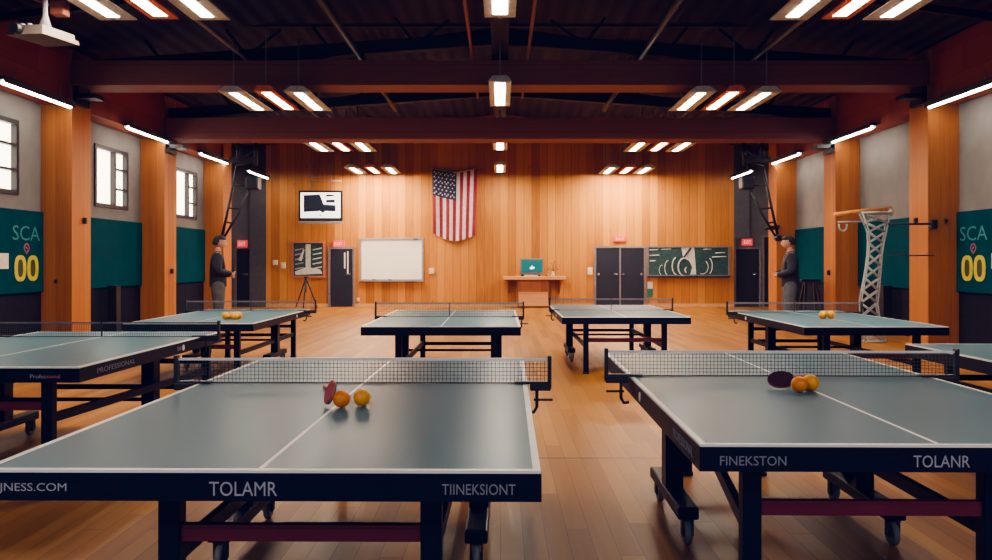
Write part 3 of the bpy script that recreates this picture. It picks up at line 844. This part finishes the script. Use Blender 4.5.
    v = [bm.verts.new(p) for p in ((-ov, 0, .006), (ov, 0, .006), (ov, 0, nh - tape_h), (-ov, 0, nh - tape_h))]; bm.faces.new(v)
    net = obj('net', bm, 'net', t, (0, np_, zt))
    obj('net_tape', bmx((-ov, ov, -.003, .003, nh - tape_h, nh)), tape, net)
    obj('net_cord', bmx((-ov, ov, -.003, .003, .002, .007)), 'black', net)
    if strap: obj('net_strap', bmx((-.004, .004, -.004, .004, .001, nh)), 'dark_metal', net)
    for sx in (-1, 1):
        a, c = sorted((sx * (ov - .004), sx * (ov + .014)))
        obj('net_post', bmx((a, c, -.018, .018, -.02, nh + .012), bevel=.004), 'black', net)
        bm = bmesh.new()
        a, c = sorted((sx * (w - .06), sx * (ov + .01)))
        box(bm, a, c, -.02, .02, .001, .012); a, c = sorted((sx * (w + .012), sx * (ov + .01))); box(bm, a, c, -.025, .025, -.03, .004, 0, .004)
        tube(bm, [(sx * (w + .045), 0, -.02), (sx * (w + .045), 0, -.11), (sx * (w + .03), 0, -.135), (sx * (w + .005), 0, -.13)], .008, 6)
        tube(bm, [(sx * (w + .03), 0, -.075), (sx * (w + .12), 0, -.075)], .006, 6)
        obj('net_clamp', bm, 'black', net)
    TAB.append(t)
    return t

table('large table tennis table at the front left, lettered TOLAMR', -.674, 2.33, W=1.575, legs=(-.29, .473), bar_z=.545, rot=math.radians(-.6), strap=False, netpos=1.66, nh=.122, over=.10,
      texts=[('JNESS.COM', -.632, .19, .029, 'txt'), ('TOLAMR', -.042, .19, .040, 'txt'), ('TIINEKSIONT', .615, .205, .030, 'txt_dim')])
table('large table tennis table at the front right, lettered TOLANR', 1.40, 2.65, legs=(-.57, .22), rear=(-.26, .2), bar_z=.522, rot=math.radians(-.8), strap=False, diag=(1,), frames=(-.53, .44), netpos=1.58, nh=.132, over=.115,
      texts=[('FINEKSTON', -.595, .21, .030, 'txt_dim'), ('TOLANR', .0, .178, .038, 'txt')], sides=[('PROFESSIONAL', -1, .26, .34, .034, 'txt_dim')])
table('table tennis table at the far left edge, its net end near the front left table', -3.09, 4.62, Ln=2.35, netpos=1.86, legs=(-.6, .53), rear=(-.6, .68), nh=.115, bar_z=.52, over=.14, tape='rod',
      texts=[('Profes', .535, .085, .022, 'txt'), ('sional', .620, .075, .021, 'txt_pink')], sides=[('PROFESSIONAL', 1, .45, .50, .030, 'txt_dim'), ('TENNIS', 1, 1.45, .12, .03, 'txt')])
table('table tennis table with a heap of orange balls, back left before the tripod', -3.4, 9.1, W=1.42, H=.672, legs=(-.42, .5), nh=.14, netpos=2.3, over=.17, tape='rod', tape_h=.02, bar_z=.40)
table('table tennis table in the middle row, directly behind the front left table', -.557, 7.85, W=1.5, H=.735, legs=(-.41, .5), tape='rod', tape_h=.02, nh=.16, over=.06, bar_z=.40)
table('table tennis table in the middle row, in front of the dark double door', 1.50, 9.9, H=.69, legs=(-.47, .47), tape='rod', tape_h=.02, nh=.16, over=.06, bar_z=.40)
table('table tennis table with two orange balls, back right beside the lattice net stand', 3.70, 8.2, W=1.42, H=.705, legs=(-.45, .45), nh=.13, netpos=2.3, over=.13, tape='rod', tape_h=.02, bar_z=.40)
table('table tennis table cut off by the right picture edge', 3.72, 3.35, Ln=2.74, H=.745, legs=(-.5, .5), sides=[('TENNIS', -1, 1.55, .16, .03, 'txt')])

# ------------------------------------------------------------------ balls and paddles
def ball_mesh():
    bm = bmesh.new(); bmesh.ops.create_uvsphere(bm, u_segments=28, v_segments=18, radius=1.0)
    for f in bm.faces: f.smooth = True
    return bm
for k_ in ('orange', 'amber'):
    b_ = M[k_].node_tree.nodes['Principled BSDF']; b_.inputs['Subsurface Weight'].default_value = .9; b_.inputs['Subsurface Scale'].default_value = .06
protoball = None
def ball(x, d, z, r, label, group, mat='orange'):
    global protoball
    o = obj('table_tennis_ball', ball_mesh(), mat, None, (x, d, z + r))
    o.scale = (r, r, r)
    return tag(o, label, 'ball', group)
G1 = 'orange balls on the front left table'; G2 = 'orange balls on the front right table'; G3 = 'orange balls on the back left table'; G4 = 'orange balls on the back right table'
ball(-.632, 3.33, .7605, .0345, 'orange ball beside the red paddle on the front left table', G1)
ball(-.555, 3.36, .7605, .0345, 'amber ball farther from the paddle on the front left table', G1, 'amber')
ball(1.333, 3.72, .7605, .0355, 'orange ball against the maroon paddle on the front right table', G2)
ball(1.398, 3.76, .7605, .0375, 'amber ball farther from the maroon paddle on the front right table', G2, 'amber')
for px, dd, lab in ((225.5, 9.75, 'first'), (230, 9.86, 'second'), (234.5, 9.74, 'third'), (238.8, 9.83, 'last')):
    ball((px - CX) / F * dd, dd, .6725, .041, 'orange ball on the back left table, %s from the left in the row' % lab, G3, 'amber')
ball(3.62, 9.36, .7055, .044, 'orange ball on the back right table, the one on the left', G4, 'amber')
ball(3.71, 9.36, .7055, .044, 'orange ball on the back right table, the one on the right', G4, 'amber')

def paddle(label, face, back, s=1.0):
    t = thing('table_tennis_paddle', label, 'paddle', (0, 0, 0), 0, 'paddles on the front tables')
    out = []
    for k in range(25):
        a = -PI / 2 + .30 + (2 * PI - .60) * k / 24
        out.append((.050 * math.cos(a), .050 * 1.12 * math.sin(a)))
    def slab(y0, y1, pts):
        bm = bmesh.new(); A = [bm.verts.new((x, y0, z)) for x, z in pts]; B = [bm.verts.new((x, y1, z)) for x, z in pts]; n = len(pts)
        bm.faces.new(A); bm.faces.new(list(reversed(B)))
        for k in range(n): bm.faces.new((A[k], A[(k+1) % n], B[(k+1) % n], B[k]))
        return bm
    pts = [(x, z) for x, z in out]
    obj('blade', slab(-.003, .003, pts), 'pad_wood', t)
    obj('rubber_face', slab(-.007, -.003, [(x * .97, z * .97) for x, z in pts]), face, t)
    obj('rubber_face', slab(.003, .007, [(x * .97, z * .97) for x, z in pts]), back, t)
    bm = bmesh.new(); tube(bm, [(0, 0, -.048), (0, 0, -.07), (0, 0, -.11)], [.009, .011, .013], 10); obj('handle', bm, 'pad_wood', t)
    return t
def pose(p, c, nrm, hdl):
    n = Vector(nrm).normalized(); z = -Vector(hdl); z = (z - n * z.dot(n)).normalized(); y = -n; x = y.cross(z)
    p.rotation_euler = Matrix((x, y, z)).transposed().to_euler(); p.location = c
p = paddle('red paddle leaning beside the balls on the front left table', 'pad_red', 'pad_dark')
pose(p, (-.685, 3.37, .8155), (-1, -.42, .38), (.15, .9, -.12))
p = paddle('dark maroon paddle lying against the balls on the front right table', 'pad_dark', 'pad_red')
p.scale = (1.05, 1, 1.12)
pose(p, (1.293, 3.84, .8005), (-.15, -.54, .83), (1, .14, -.16))

# ------------------------------------------------------------------ people
def skin_mesh(pts, edges, rad, sub=2):
    me = bpy.data.meshes.new('s'); me.from_pydata(pts, edges, [])
    o = bpy.data.objects.new('s', me); C.objects.link(o)
    md = o.modifiers.new('k', 'SKIN'); md.use_smooth_shade = True
    for i, sv in enumerate(me.skin_vertices[0].data):
        r = rad[i]; sv.radius = r if isinstance(r, tuple) else (r, r)
    me.skin_vertices[0].data[0].use_root = True
    ss = o.modifiers.new('u', 'SUBSURF'); ss.levels = sub; ss.render_levels = sub
    dg = bpy.context.evaluated_depsgraph_get(); dg.update()
    out = bpy.data.meshes.new_from_object(o.evaluated_get(dg))
    bpy.data.objects.remove(o); bpy.data.meshes.remove(me)
    return out

def add_me(bm, me, mi=0):
    n = len(bm.faces); bm.from_mesh(me); bm.faces.ensure_lookup_table()
    for f in bm.faces[n:]: f.material_index = mi; f.smooth = True
    bpy.data.meshes.remove(me)

def head_bm(bm, c, mi_skin=0, mi_eye=1, mi_lip=2):
    """a face looking along +Y"""
    n0 = len(bm.verts)
    tmp = bmesh.new(); bmesh.ops.create_uvsphere(tmp, u_segments=28, v_segments=20, radius=1)
    for v in tmp.verts:
        x, y, z = v.co
        w = 1 - .26 * max(0, -z) ** 1.5
        v.co = Vector((x * .076 * w, y * .098 * (1 - .12 * max(0, -z)) + (.012 if z < -.4 and y > 0 else 0), z * .120))
        if y > .8 and abs(x) < .22 and -.38 < z < .14: v.co.y += .022 * (1 - abs(x) / .22) * (1 if z < -.1 else .5)
        if y > .6 and .25 < abs(x) < .6 and .0 < z < .22: v.co.y -= .008
    for f in tmp.faces: f.smooth = True
    me = bpy.data.meshes.new('h'); tmp.to_mesh(me); tmp.free()
    me.transform(Matrix.Translation(c)); add_me(bm, me, mi_skin)
    def ell(off, sx, sy, sz, mi):
        t2 = bmesh.new(); bmesh.ops.create_uvsphere(t2, u_segments=12, v_segments=8, radius=1)
        for v in t2.verts: v.co = Vector((v.co.x * sx, v.co.y * sy, v.co.z * sz))
        me = bpy.data.meshes.new('e'); t2.to_mesh(me); t2.free(); me.transform(Matrix.Translation(Vector(c) + Vector(off))); add_me(bm, me, mi)
    for s in (-1, 1):
        ell((s * .031, .083, .008), .012, .008, .008, mi_eye)
        ell((s * .076, -.005, -.01), .010, .02, .032, mi_skin)
    ell((0, .088, -.066), .024, .010, .008, mi_lip)

def person(label, loc, rotz, jacket, trouser, lean=0.0, tilt=0.0, s=1.0):
    t = thing('person', label, 'person', loc, rotz, None)
    t.scale = (s * 1.14, s * 1.18, s)
    P, E, R = [], [], []
    def add(p, r, par=None):
        P.append(Vector(p)); R.append(r)
        if par is not None: E.append((par, len(P) - 1))
        return len(P) - 1
    # ---- one continuous body
    pel = add((0, 0, .95), (.10, .075)); wst = add((0, .0, 1.10), (.105, .085), pel); ch = add((0, .0, 1.30), (.14, .105), wst); nk0 = add((0, -.01, 1.46), (.075, .065), ch); nk = add((0, .0, 1.56), .052, nk0); add((0, .015, 1.64), .05, nk)
    hands = []
    for sx in (-1, 1):
        hp = add((sx * .095, 0, .86), .088, pel); kn = add((sx * .105, .02, .48), .058, hp); an = add((sx * .11, -.02, .09), .04, kn); add((sx * .12, .14, .035), .033, an)
        sh = add((sx * .165, -.01, 1.42), .06, ch); el = add((sx * .235, -.015, 1.13), .043, sh); wr = add((sx * .075, .215, 1.06 + sx * .018), .03, el); add((sx * .03, .25, 1.05 + sx * .018), (.034, .022), wr)
        hands.append(Vector((sx * .03, .25, 1.05 + sx * .018)))
    bm = bmesh.new(); add_me(bm, skin_mesh(P, E, R))
    for sx, hv in zip((-1, 1), hands):
        for k, ln in enumerate((.062, .072, .068, .052)):
            z = .028 - k * .018
            q = [hv + Vector((0, .0, z)), hv + Vector((-sx * .035, .014, z)), hv + Vector((-sx * ln, .002, z - .004)), hv + Vector((-sx * (ln + .012), -.018, z - .008))]
            add_me(bm, skin_mesh(q, [(0, 1), (1, 2), (2, 3)], [.011, .0095, .0085, .007], 1))
        q = [hv + Vector((sx * .02, .0, .02)), hv + Vector((sx * .0, .02, .048)), hv + Vector((-sx * .025, .025, .06))]
        add_me(bm, skin_mesh(q, [(0, 1), (1, 2)], [.012, .010, .008], 1))
    head_bm(bm, (0, .03, 1.70))
    body = obj('body', bm, ['skin', 'eye', 'lip'], t)
    # ---- clothes
    P, E, R = [], [], []
    a0 = add((0, 0, .80), (.175, .15)); a = add((0, 0, .83), (.18, .152), a0); b_ = add((0, 0, .98), (.185, .155), a); c_ = add((0, 0, 1.28), (.20, .165), b_); d_ = add((0, -.01, 1.43), (.11, .09), c_); add((0, -.01, 1.52), .072, d_)
    for sx in (-1, 1):
        sh = add((sx * .185, -.01, 1.41), .10, c_); el = add((sx * .26, -.01, 1.13), .082, sh); add((sx * .085, .215, 1.06 + sx * .018), .056, el)
    bm = bmesh.new(); add_me(bm, skin_mesh(P, E, R)); obj('jacket', bm, jacket, t)
    P, E, R = [], [], []
    a0 = add((0, 0, 1.08), (.13, .11)); a = add((0, 0, .95), (.15, .13), a0)
    for sx in (-1, 1):
        hp = add((sx * .105, 0, .80), .128, a); kn = add((sx * .115, .015, .48), .10, hp); add((sx * .12, -.01, .07), .08, kn)
    bm = bmesh.new(); add_me(bm, skin_mesh(P, E, R)); obj('trousers', bm, trouser, t)
    for sx in (-1, 1):
        bm = bmesh.new()
        prof = [(-.09, .036, .075), (-.02, .04, .085), (.08, .045, .06), (.16, .042, .045), (.21, .02, .03)]
        rings = []
        for y, w, hgt in prof: rings.append([bm.verts.new((sx * .117 + w * math.cos(a_), y, max(.002, .002 + hgt * (math.sin(a_) if math.sin(a_) > 0 else 0)))) for a_ in [2 * PI * k / 12 for k in range(12)]])
        for A_, B_ in zip(rings, rings[1:]):
            for k in range(12): bm.faces.new((A_[k], A_[(k+1) % 12], B_[(k+1) % 12], B_[k]))
        bm.faces.new(rings[0]); bm.faces.new(rings[-1])
        obj('shoe', bm, 'rubber', t, smooth=True)
    bm = bmesh.new(); tmp = bmesh.new(); bmesh.ops.create_uvsphere(tmp, u_segments=24, v_segments=16, radius=1)
    bmesh.ops.delete(tmp, geom=[v for v in tmp.verts if v.co.z < -.55 or (v.co.y > .25 and v.co.z < .35) or (v.co.z < .0 and v.co.y > -.05)], context='VERTS')
    for v in tmp.verts: v.co = Vector((v.co.x * .084, v.co.y * .106 + .026, v.co.z * .130 + 1.708))
    me = bpy.data.meshes.new('hr'); tmp.to_mesh(me); tmp.free(); add_me(bm, me); hr = obj('hair', bm, 'hair', t)
    sd = hr.modifiers.new('s', 'SOLIDIFY'); sd.thickness = .012; sd.offset = 1
    bm = bmesh.new(); tube(bm, [(.066 * math.cos(a_), -.005 + .064 * math.sin(a_), 1.525 - .012 * math.sin(a_)) for a_ in [2 * PI * k / 16 for k in range(16)]], .013, 6, closed=True); obj('collar', bm, 'shirt', t)
    return t
person('person in dark jacket and grey trousers at the left wall, hands joined in front', (-5.74, 17.0, 0), math.radians(-72), 'jacket', 'trouser', s=1.02)
person('person in dark jacket and slate trousers at the right wall, facing the hall', (5.90, 17.0, 0), math.radians(78), 'jacket2', 'trouser2', s=1.02)

# ------------------------------------------------------------------ folded backstops above the people
for s, side in ((-1, 'left'), (1, 'right')):
    t = thing('basketball_backstop', 'black folded basketball backstop frame hanging above the person on the %s side' % side, 'backstop', (s * 6.5, 19.9, 0), 0, 'folded backstops')
    Z = lambda y: CZ + (CY - y) / F * 19.9
    X = lambda px: s * ((px - CX) / F * 19.9 * -1 ) - s * 6.5     # measured on the left one
    def pt(px, py, dy=0): return (X(px), dy, Z(py))
    for pts in ([pt(237, 166), pt(229, 205), pt(221, 240)], [pt(251, 186), pt(238, 214), pt(222.5, 240)], [pt(233, 168, .3), pt(227, 205, .15), pt(221.5, 239, .03)]):
        bm = bmesh.new(); tube(bm, pts, .030, 8); obj('arm', bm, 'black', t)
    for a, c in ((pt(232.5, 185), pt(251, 186)), (pt(228.5, 208), pt(241, 209)), (pt(225, 222), pt(232, 223)), (pt(237, 166), pt(258, 160))):
        bm = bmesh.new(); tube(bm, [a, c], .02, 8); obj('rung', bm, 'black', t)
    bm = bmesh.new(); p = pt(253, 183); box(bm, p[0] - .15, p[0] + .15, -.15, .2, p[2] - .16, p[2] + .16, 0, .04); obj('motor_box', bm, 'dark_metal', t)
    bm = bmesh.new(); p = pt(238, 160); tube(bm, [p, (p[0], 0, 4.35)], .05, 8); q = pt(256, 165); tube(bm, [q, (q[0], 0, 4.35)], .05, 8); bar(bm, (p[0] - .2 * s * -1, 0, p[2]), (q[0], 0, p[2]), .09, .12); bar(bm, p, (q[0], 0, q[2] + .4), .05, .05)
    obj('ceiling_mount', bm, 'black', t)
    bm = bmesh.new(); p = pt(222, 238); lathe(bm, [(.05, -.1), (.085, -.05), (.085, .05), (.05, .1)], 12, 0, (p[0], 0, p[2]), 'Y'); obj('pivot', bm, 'black', t)

# ------------------------------------------------------------------ white lattice net stand with the orange bar
D0 = 14.0
t = thing('net_stand', 'tall white lattice net on an orange crossbar, standing before the right columns', 'net stand', (0, D0, 0))
def q(px, py, dy=0.0): p = at(px, py, D0); return Vector((p.x, dy, p.z))
bm = bmesh.new(); tube(bm, [q(834, 214.5), q(863, 211), q(891.5, 208.5)], .035, 8); obj('crossbar', bm, 'rim', t)
bm = bmesh.new(); tube(bm, [q(838, 222), q(862, 221.5)], .014, 6); tube(bm, [q(843 + 4 * math.cos(a), 226 + 5 * math.sin(a)) for a in [PI * k / 8 for k in range(-1, 10)]], .016, 6); obj('hook', bm, 'rope', t)
bm = bmesh.new(); tube(bm, [q(891, 209), q(889, 215)], .05, 8); obj('end_cap', bm, 'rope', t)
prof = [(213, 858.5, 890.5), (222.5, 863, 888.5), (232, 867, 886.5), (243, 867.5, 884), (254, 867, 882.3), (266, 865.5, 881.5), (278, 863.5, 880.5), (290, 861, 879.5), (303, 859, 878), (316, 861, 879.5), (329, 862, 883), (341.5, 862, 887)]
ringp = []
for py, xl, xr in prof:
    c = q((xl + xr) / 2, py); r = (xr - xl) / 2 / F * D0
    ringp.append([c + Vector((r * math.cos(a), r * .5 * math.sin(a), 0)) for a in [2 * PI * k / 6 + PI / 6 for k in range(6)]])
bm = bmesh.new()
for i in range(len(ringp) - 1):
    a, c = ringp[i], ringp[i+1]
    F0, F1 = (a[2] + a[0]) / 2, (c[2] + c[0]) / 2
    for u, v in ((a[2], c[0]), (a[0], c[2]), (a[3], c[5]), (a[5], c[3])): tube(bm, [u, v], .012, 5)
    for u, v in ((a[2], a[3]), (a[0], a[5])): tube(bm, [u, v], .010, 5)
obj('lattice_net', bm, 'rope', t)
bm = bmesh.new()
bm.free()
for k in (0, 2, 3, 5):
    bm = bmesh.new(); tube(bm, [ringp[i][k] for i in range(len(ringp))], .014, 6); obj('upright', bm, 'rope', t)
bm = bmesh.new(); tube(bm, ringp[0], .02, 6, closed=True); obj('ring', bm, 'rope', t)
bm = bmesh.new(); tube(bm, [Vector((p.x, p.y, .015)) for p in ringp[-1]], .015, 6, closed=True); obj('base_ring', bm, 'rope', t)
bm = bmesh.new(); p0 = at(888, 224, 13.3); p1 = at(934, 228, 13.3)
t = thing('wall_bracket', 'black bracket rod reaching from the first column to the lattice net, right side', 'bracket', (0, 0, 0))
tube(bm, [(p0.x, 13.3, p0.z), (p1.x, 13.3, p0.z)], .016, 8); obj('rod', bm, 'black', t)
bm = bmesh.new(); tube(bm, [(p0.x, 13.3, p0.z - .5), (p1.x, 13.3, p0.z - .5)], .009, 6); obj('rod', bm, 'dark_metal', t)
bm = bmesh.new(); box(bm, p1.x - .05, p1.x + .05, 13.27, 13.395, p0.z - .07, p0.z + .07, 0, .01); obj('wall_plate', bm, 'black', t)

# black folding stand under the teal panel beside the person on the right
t = thing('folding_stand', 'black folding trestle stand under the teal panel beside the person on the right', 'stand', (6.55, 17.6, 0))
for (x0, y0, x1, y1) in ((-.10, 0, -.22, -.2), (.10, 0, .22, -.2), (-.10, .06, -.22, .25), (.10, .06, .22, .25)):
    bm = bmesh.new(); bar(bm, (x0, y0, .95), (x1, y1, .012), .05, .05); obj('leg', bm, 'black', t)
obj('top_rail', bmx((-.2, .2, -.03, .09, .92, .98), bevel=.006), 'black', t)
# speaker-like camera on the alcove wall of the right side
bm = bmesh.new(); box(bm, -.12, .12, -.2, .0, -.05, .05, 0, .015); tube(bm, [(0, 0, 0), (.22, .12, .06)], .025, 8); tube(bm, [(-.12, -.1, 0), (-.2, -.14, -.05)], .03, 8)
p = at(770, 228, 20.6)
tag(obj('security_camera', bm, 'black', None, (p.x + .05, 20.6, p.z)), 'small black camera on a bracket at the third column of the right side', 'camera')

# projector at the top left
pc = at(43, 36, 8.2)
t = thing('projector', 'beige projector on a ceiling mount, top left corner', 'projector', (pc.x, 8.2, pc.z), math.radians(-8)); t.scale = (.8, .8, .8)
bm = bmesh.new()
A = [(-.27, -.28), (.20, -.28), (.28, .30), (-.18, .30)]
for z0, z1, k in ((-.05, .0, 1.0), (.0, .07, .88)):
    lo = [bm.verts.new((x * k, y * k, z0)) for x, y in A]; hi = [bm.verts.new((x * k * .97, y * k * .97, z1)) for x, y in A]
    bm.faces.new(list(reversed(lo))); bm.faces.new(hi)
    for i in range(4): bm.faces.new((lo[i], lo[(i+1) % 4], hi[(i+1) % 4], hi[i]))
obj('case', bm, 'beige', t)
bm = bmesh.new(); lathe(bm, [(.06, -.09), (.07, 0), (.055, .01)], 16, 0, (-.12, -.27, .015), 'Y'); obj('lens', bm, 'black', t)
bm = bmesh.new(); tube(bm, [(.03, 0, .06), (.03, 0, .25), (.03, 0, .75)], [.09, .03, .03], 10); obj('mount_pole', bm, 'rod', t)
for x in (-.2, -.1):
    bm = bmesh.new(); lathe(bm, [(.03, .06), (.03, .13)], 10, 0, (x, -.1, 0)); obj('knob', bm, 'rod', t)
pj = at(60, 9, 8.6)
bm = bmesh.new(); box(bm, -.07, .07, -.07, .07, -.07, .07, 0, .01); tube(bm, [(-.07, 0, .02), (-.25, -.02, .10), (-.45, -.1, .12)], .015, 6)
tag(obj('junction_box', bm, 'copper', None, pj), 'small brown junction box with a cable beside the projector', 'junction box')

# ------------------------------------------------------------------ world, camera, view
w = bpy.data.worlds.new('World'); bpy.context.scene.world = w; w.use_nodes = True
w.node_tree.nodes['Background'].inputs[0].default_value = (0.35, 0.45, 0.7, 1); w.node_tree.nodes['Background'].inputs[1].default_value = 0.4
cam = bpy.data.cameras.new('camera'); co = bpy.data.objects.new('camera', cam); C.objects.link(co); bpy.context.scene.camera = co
co.location = (0, 0, CZ); co.rotation_euler = (PI / 2, 0, 0)
cam.sensor_width = 36.0; cam.lens = 36.0 * F / 992.0
cam.shift_x = -(CX - 496.0) / 992.0; cam.shift_y = (CY - 280.0) / 992.0
cam.clip_start = .05; cam.clip_end = 100
vs = bpy.context.scene.view_settings
vs.view_transform = 'AgX'
vs.look = 'AgX - Medium High Contrast'
vs.exposure = 1.45
bpy.context.scene.cycles.diffuse_bounces = 1
# added cool fill light behind the camera, for faces turned towards it
la = bpy.data.lights.new('rear_cool_fill', 'AREA'); la.shape = 'RECTANGLE'; la.size = 11; la.size_y = 3.2; la.energy = 60; la.color = (0.55, 0.68, 1.0)
lo = bpy.data.objects.new('rear_cool_fill', la); C.objects.link(lo); lo.location = (0, YF + .15, 2.6); lo.rotation_euler = (PI / 2, 0, 0)

vs.use_curve_mapping = True
cm = vs.curve_mapping; cm.extend = 'EXTRAPOLATED'
for k_, v_ in ((0, .0003), (1, .0008), (2, .0055)):
    cm.curves[k_].points[0].location = (0.0, v_)
cm.update()

cy = bpy.context.scene.cycles
cy.sample_clamp_indirect = 3.0; cy.sample_clamp_direct = 8.0; cy.caustics_reflective = False; cy.caustics_refractive = False
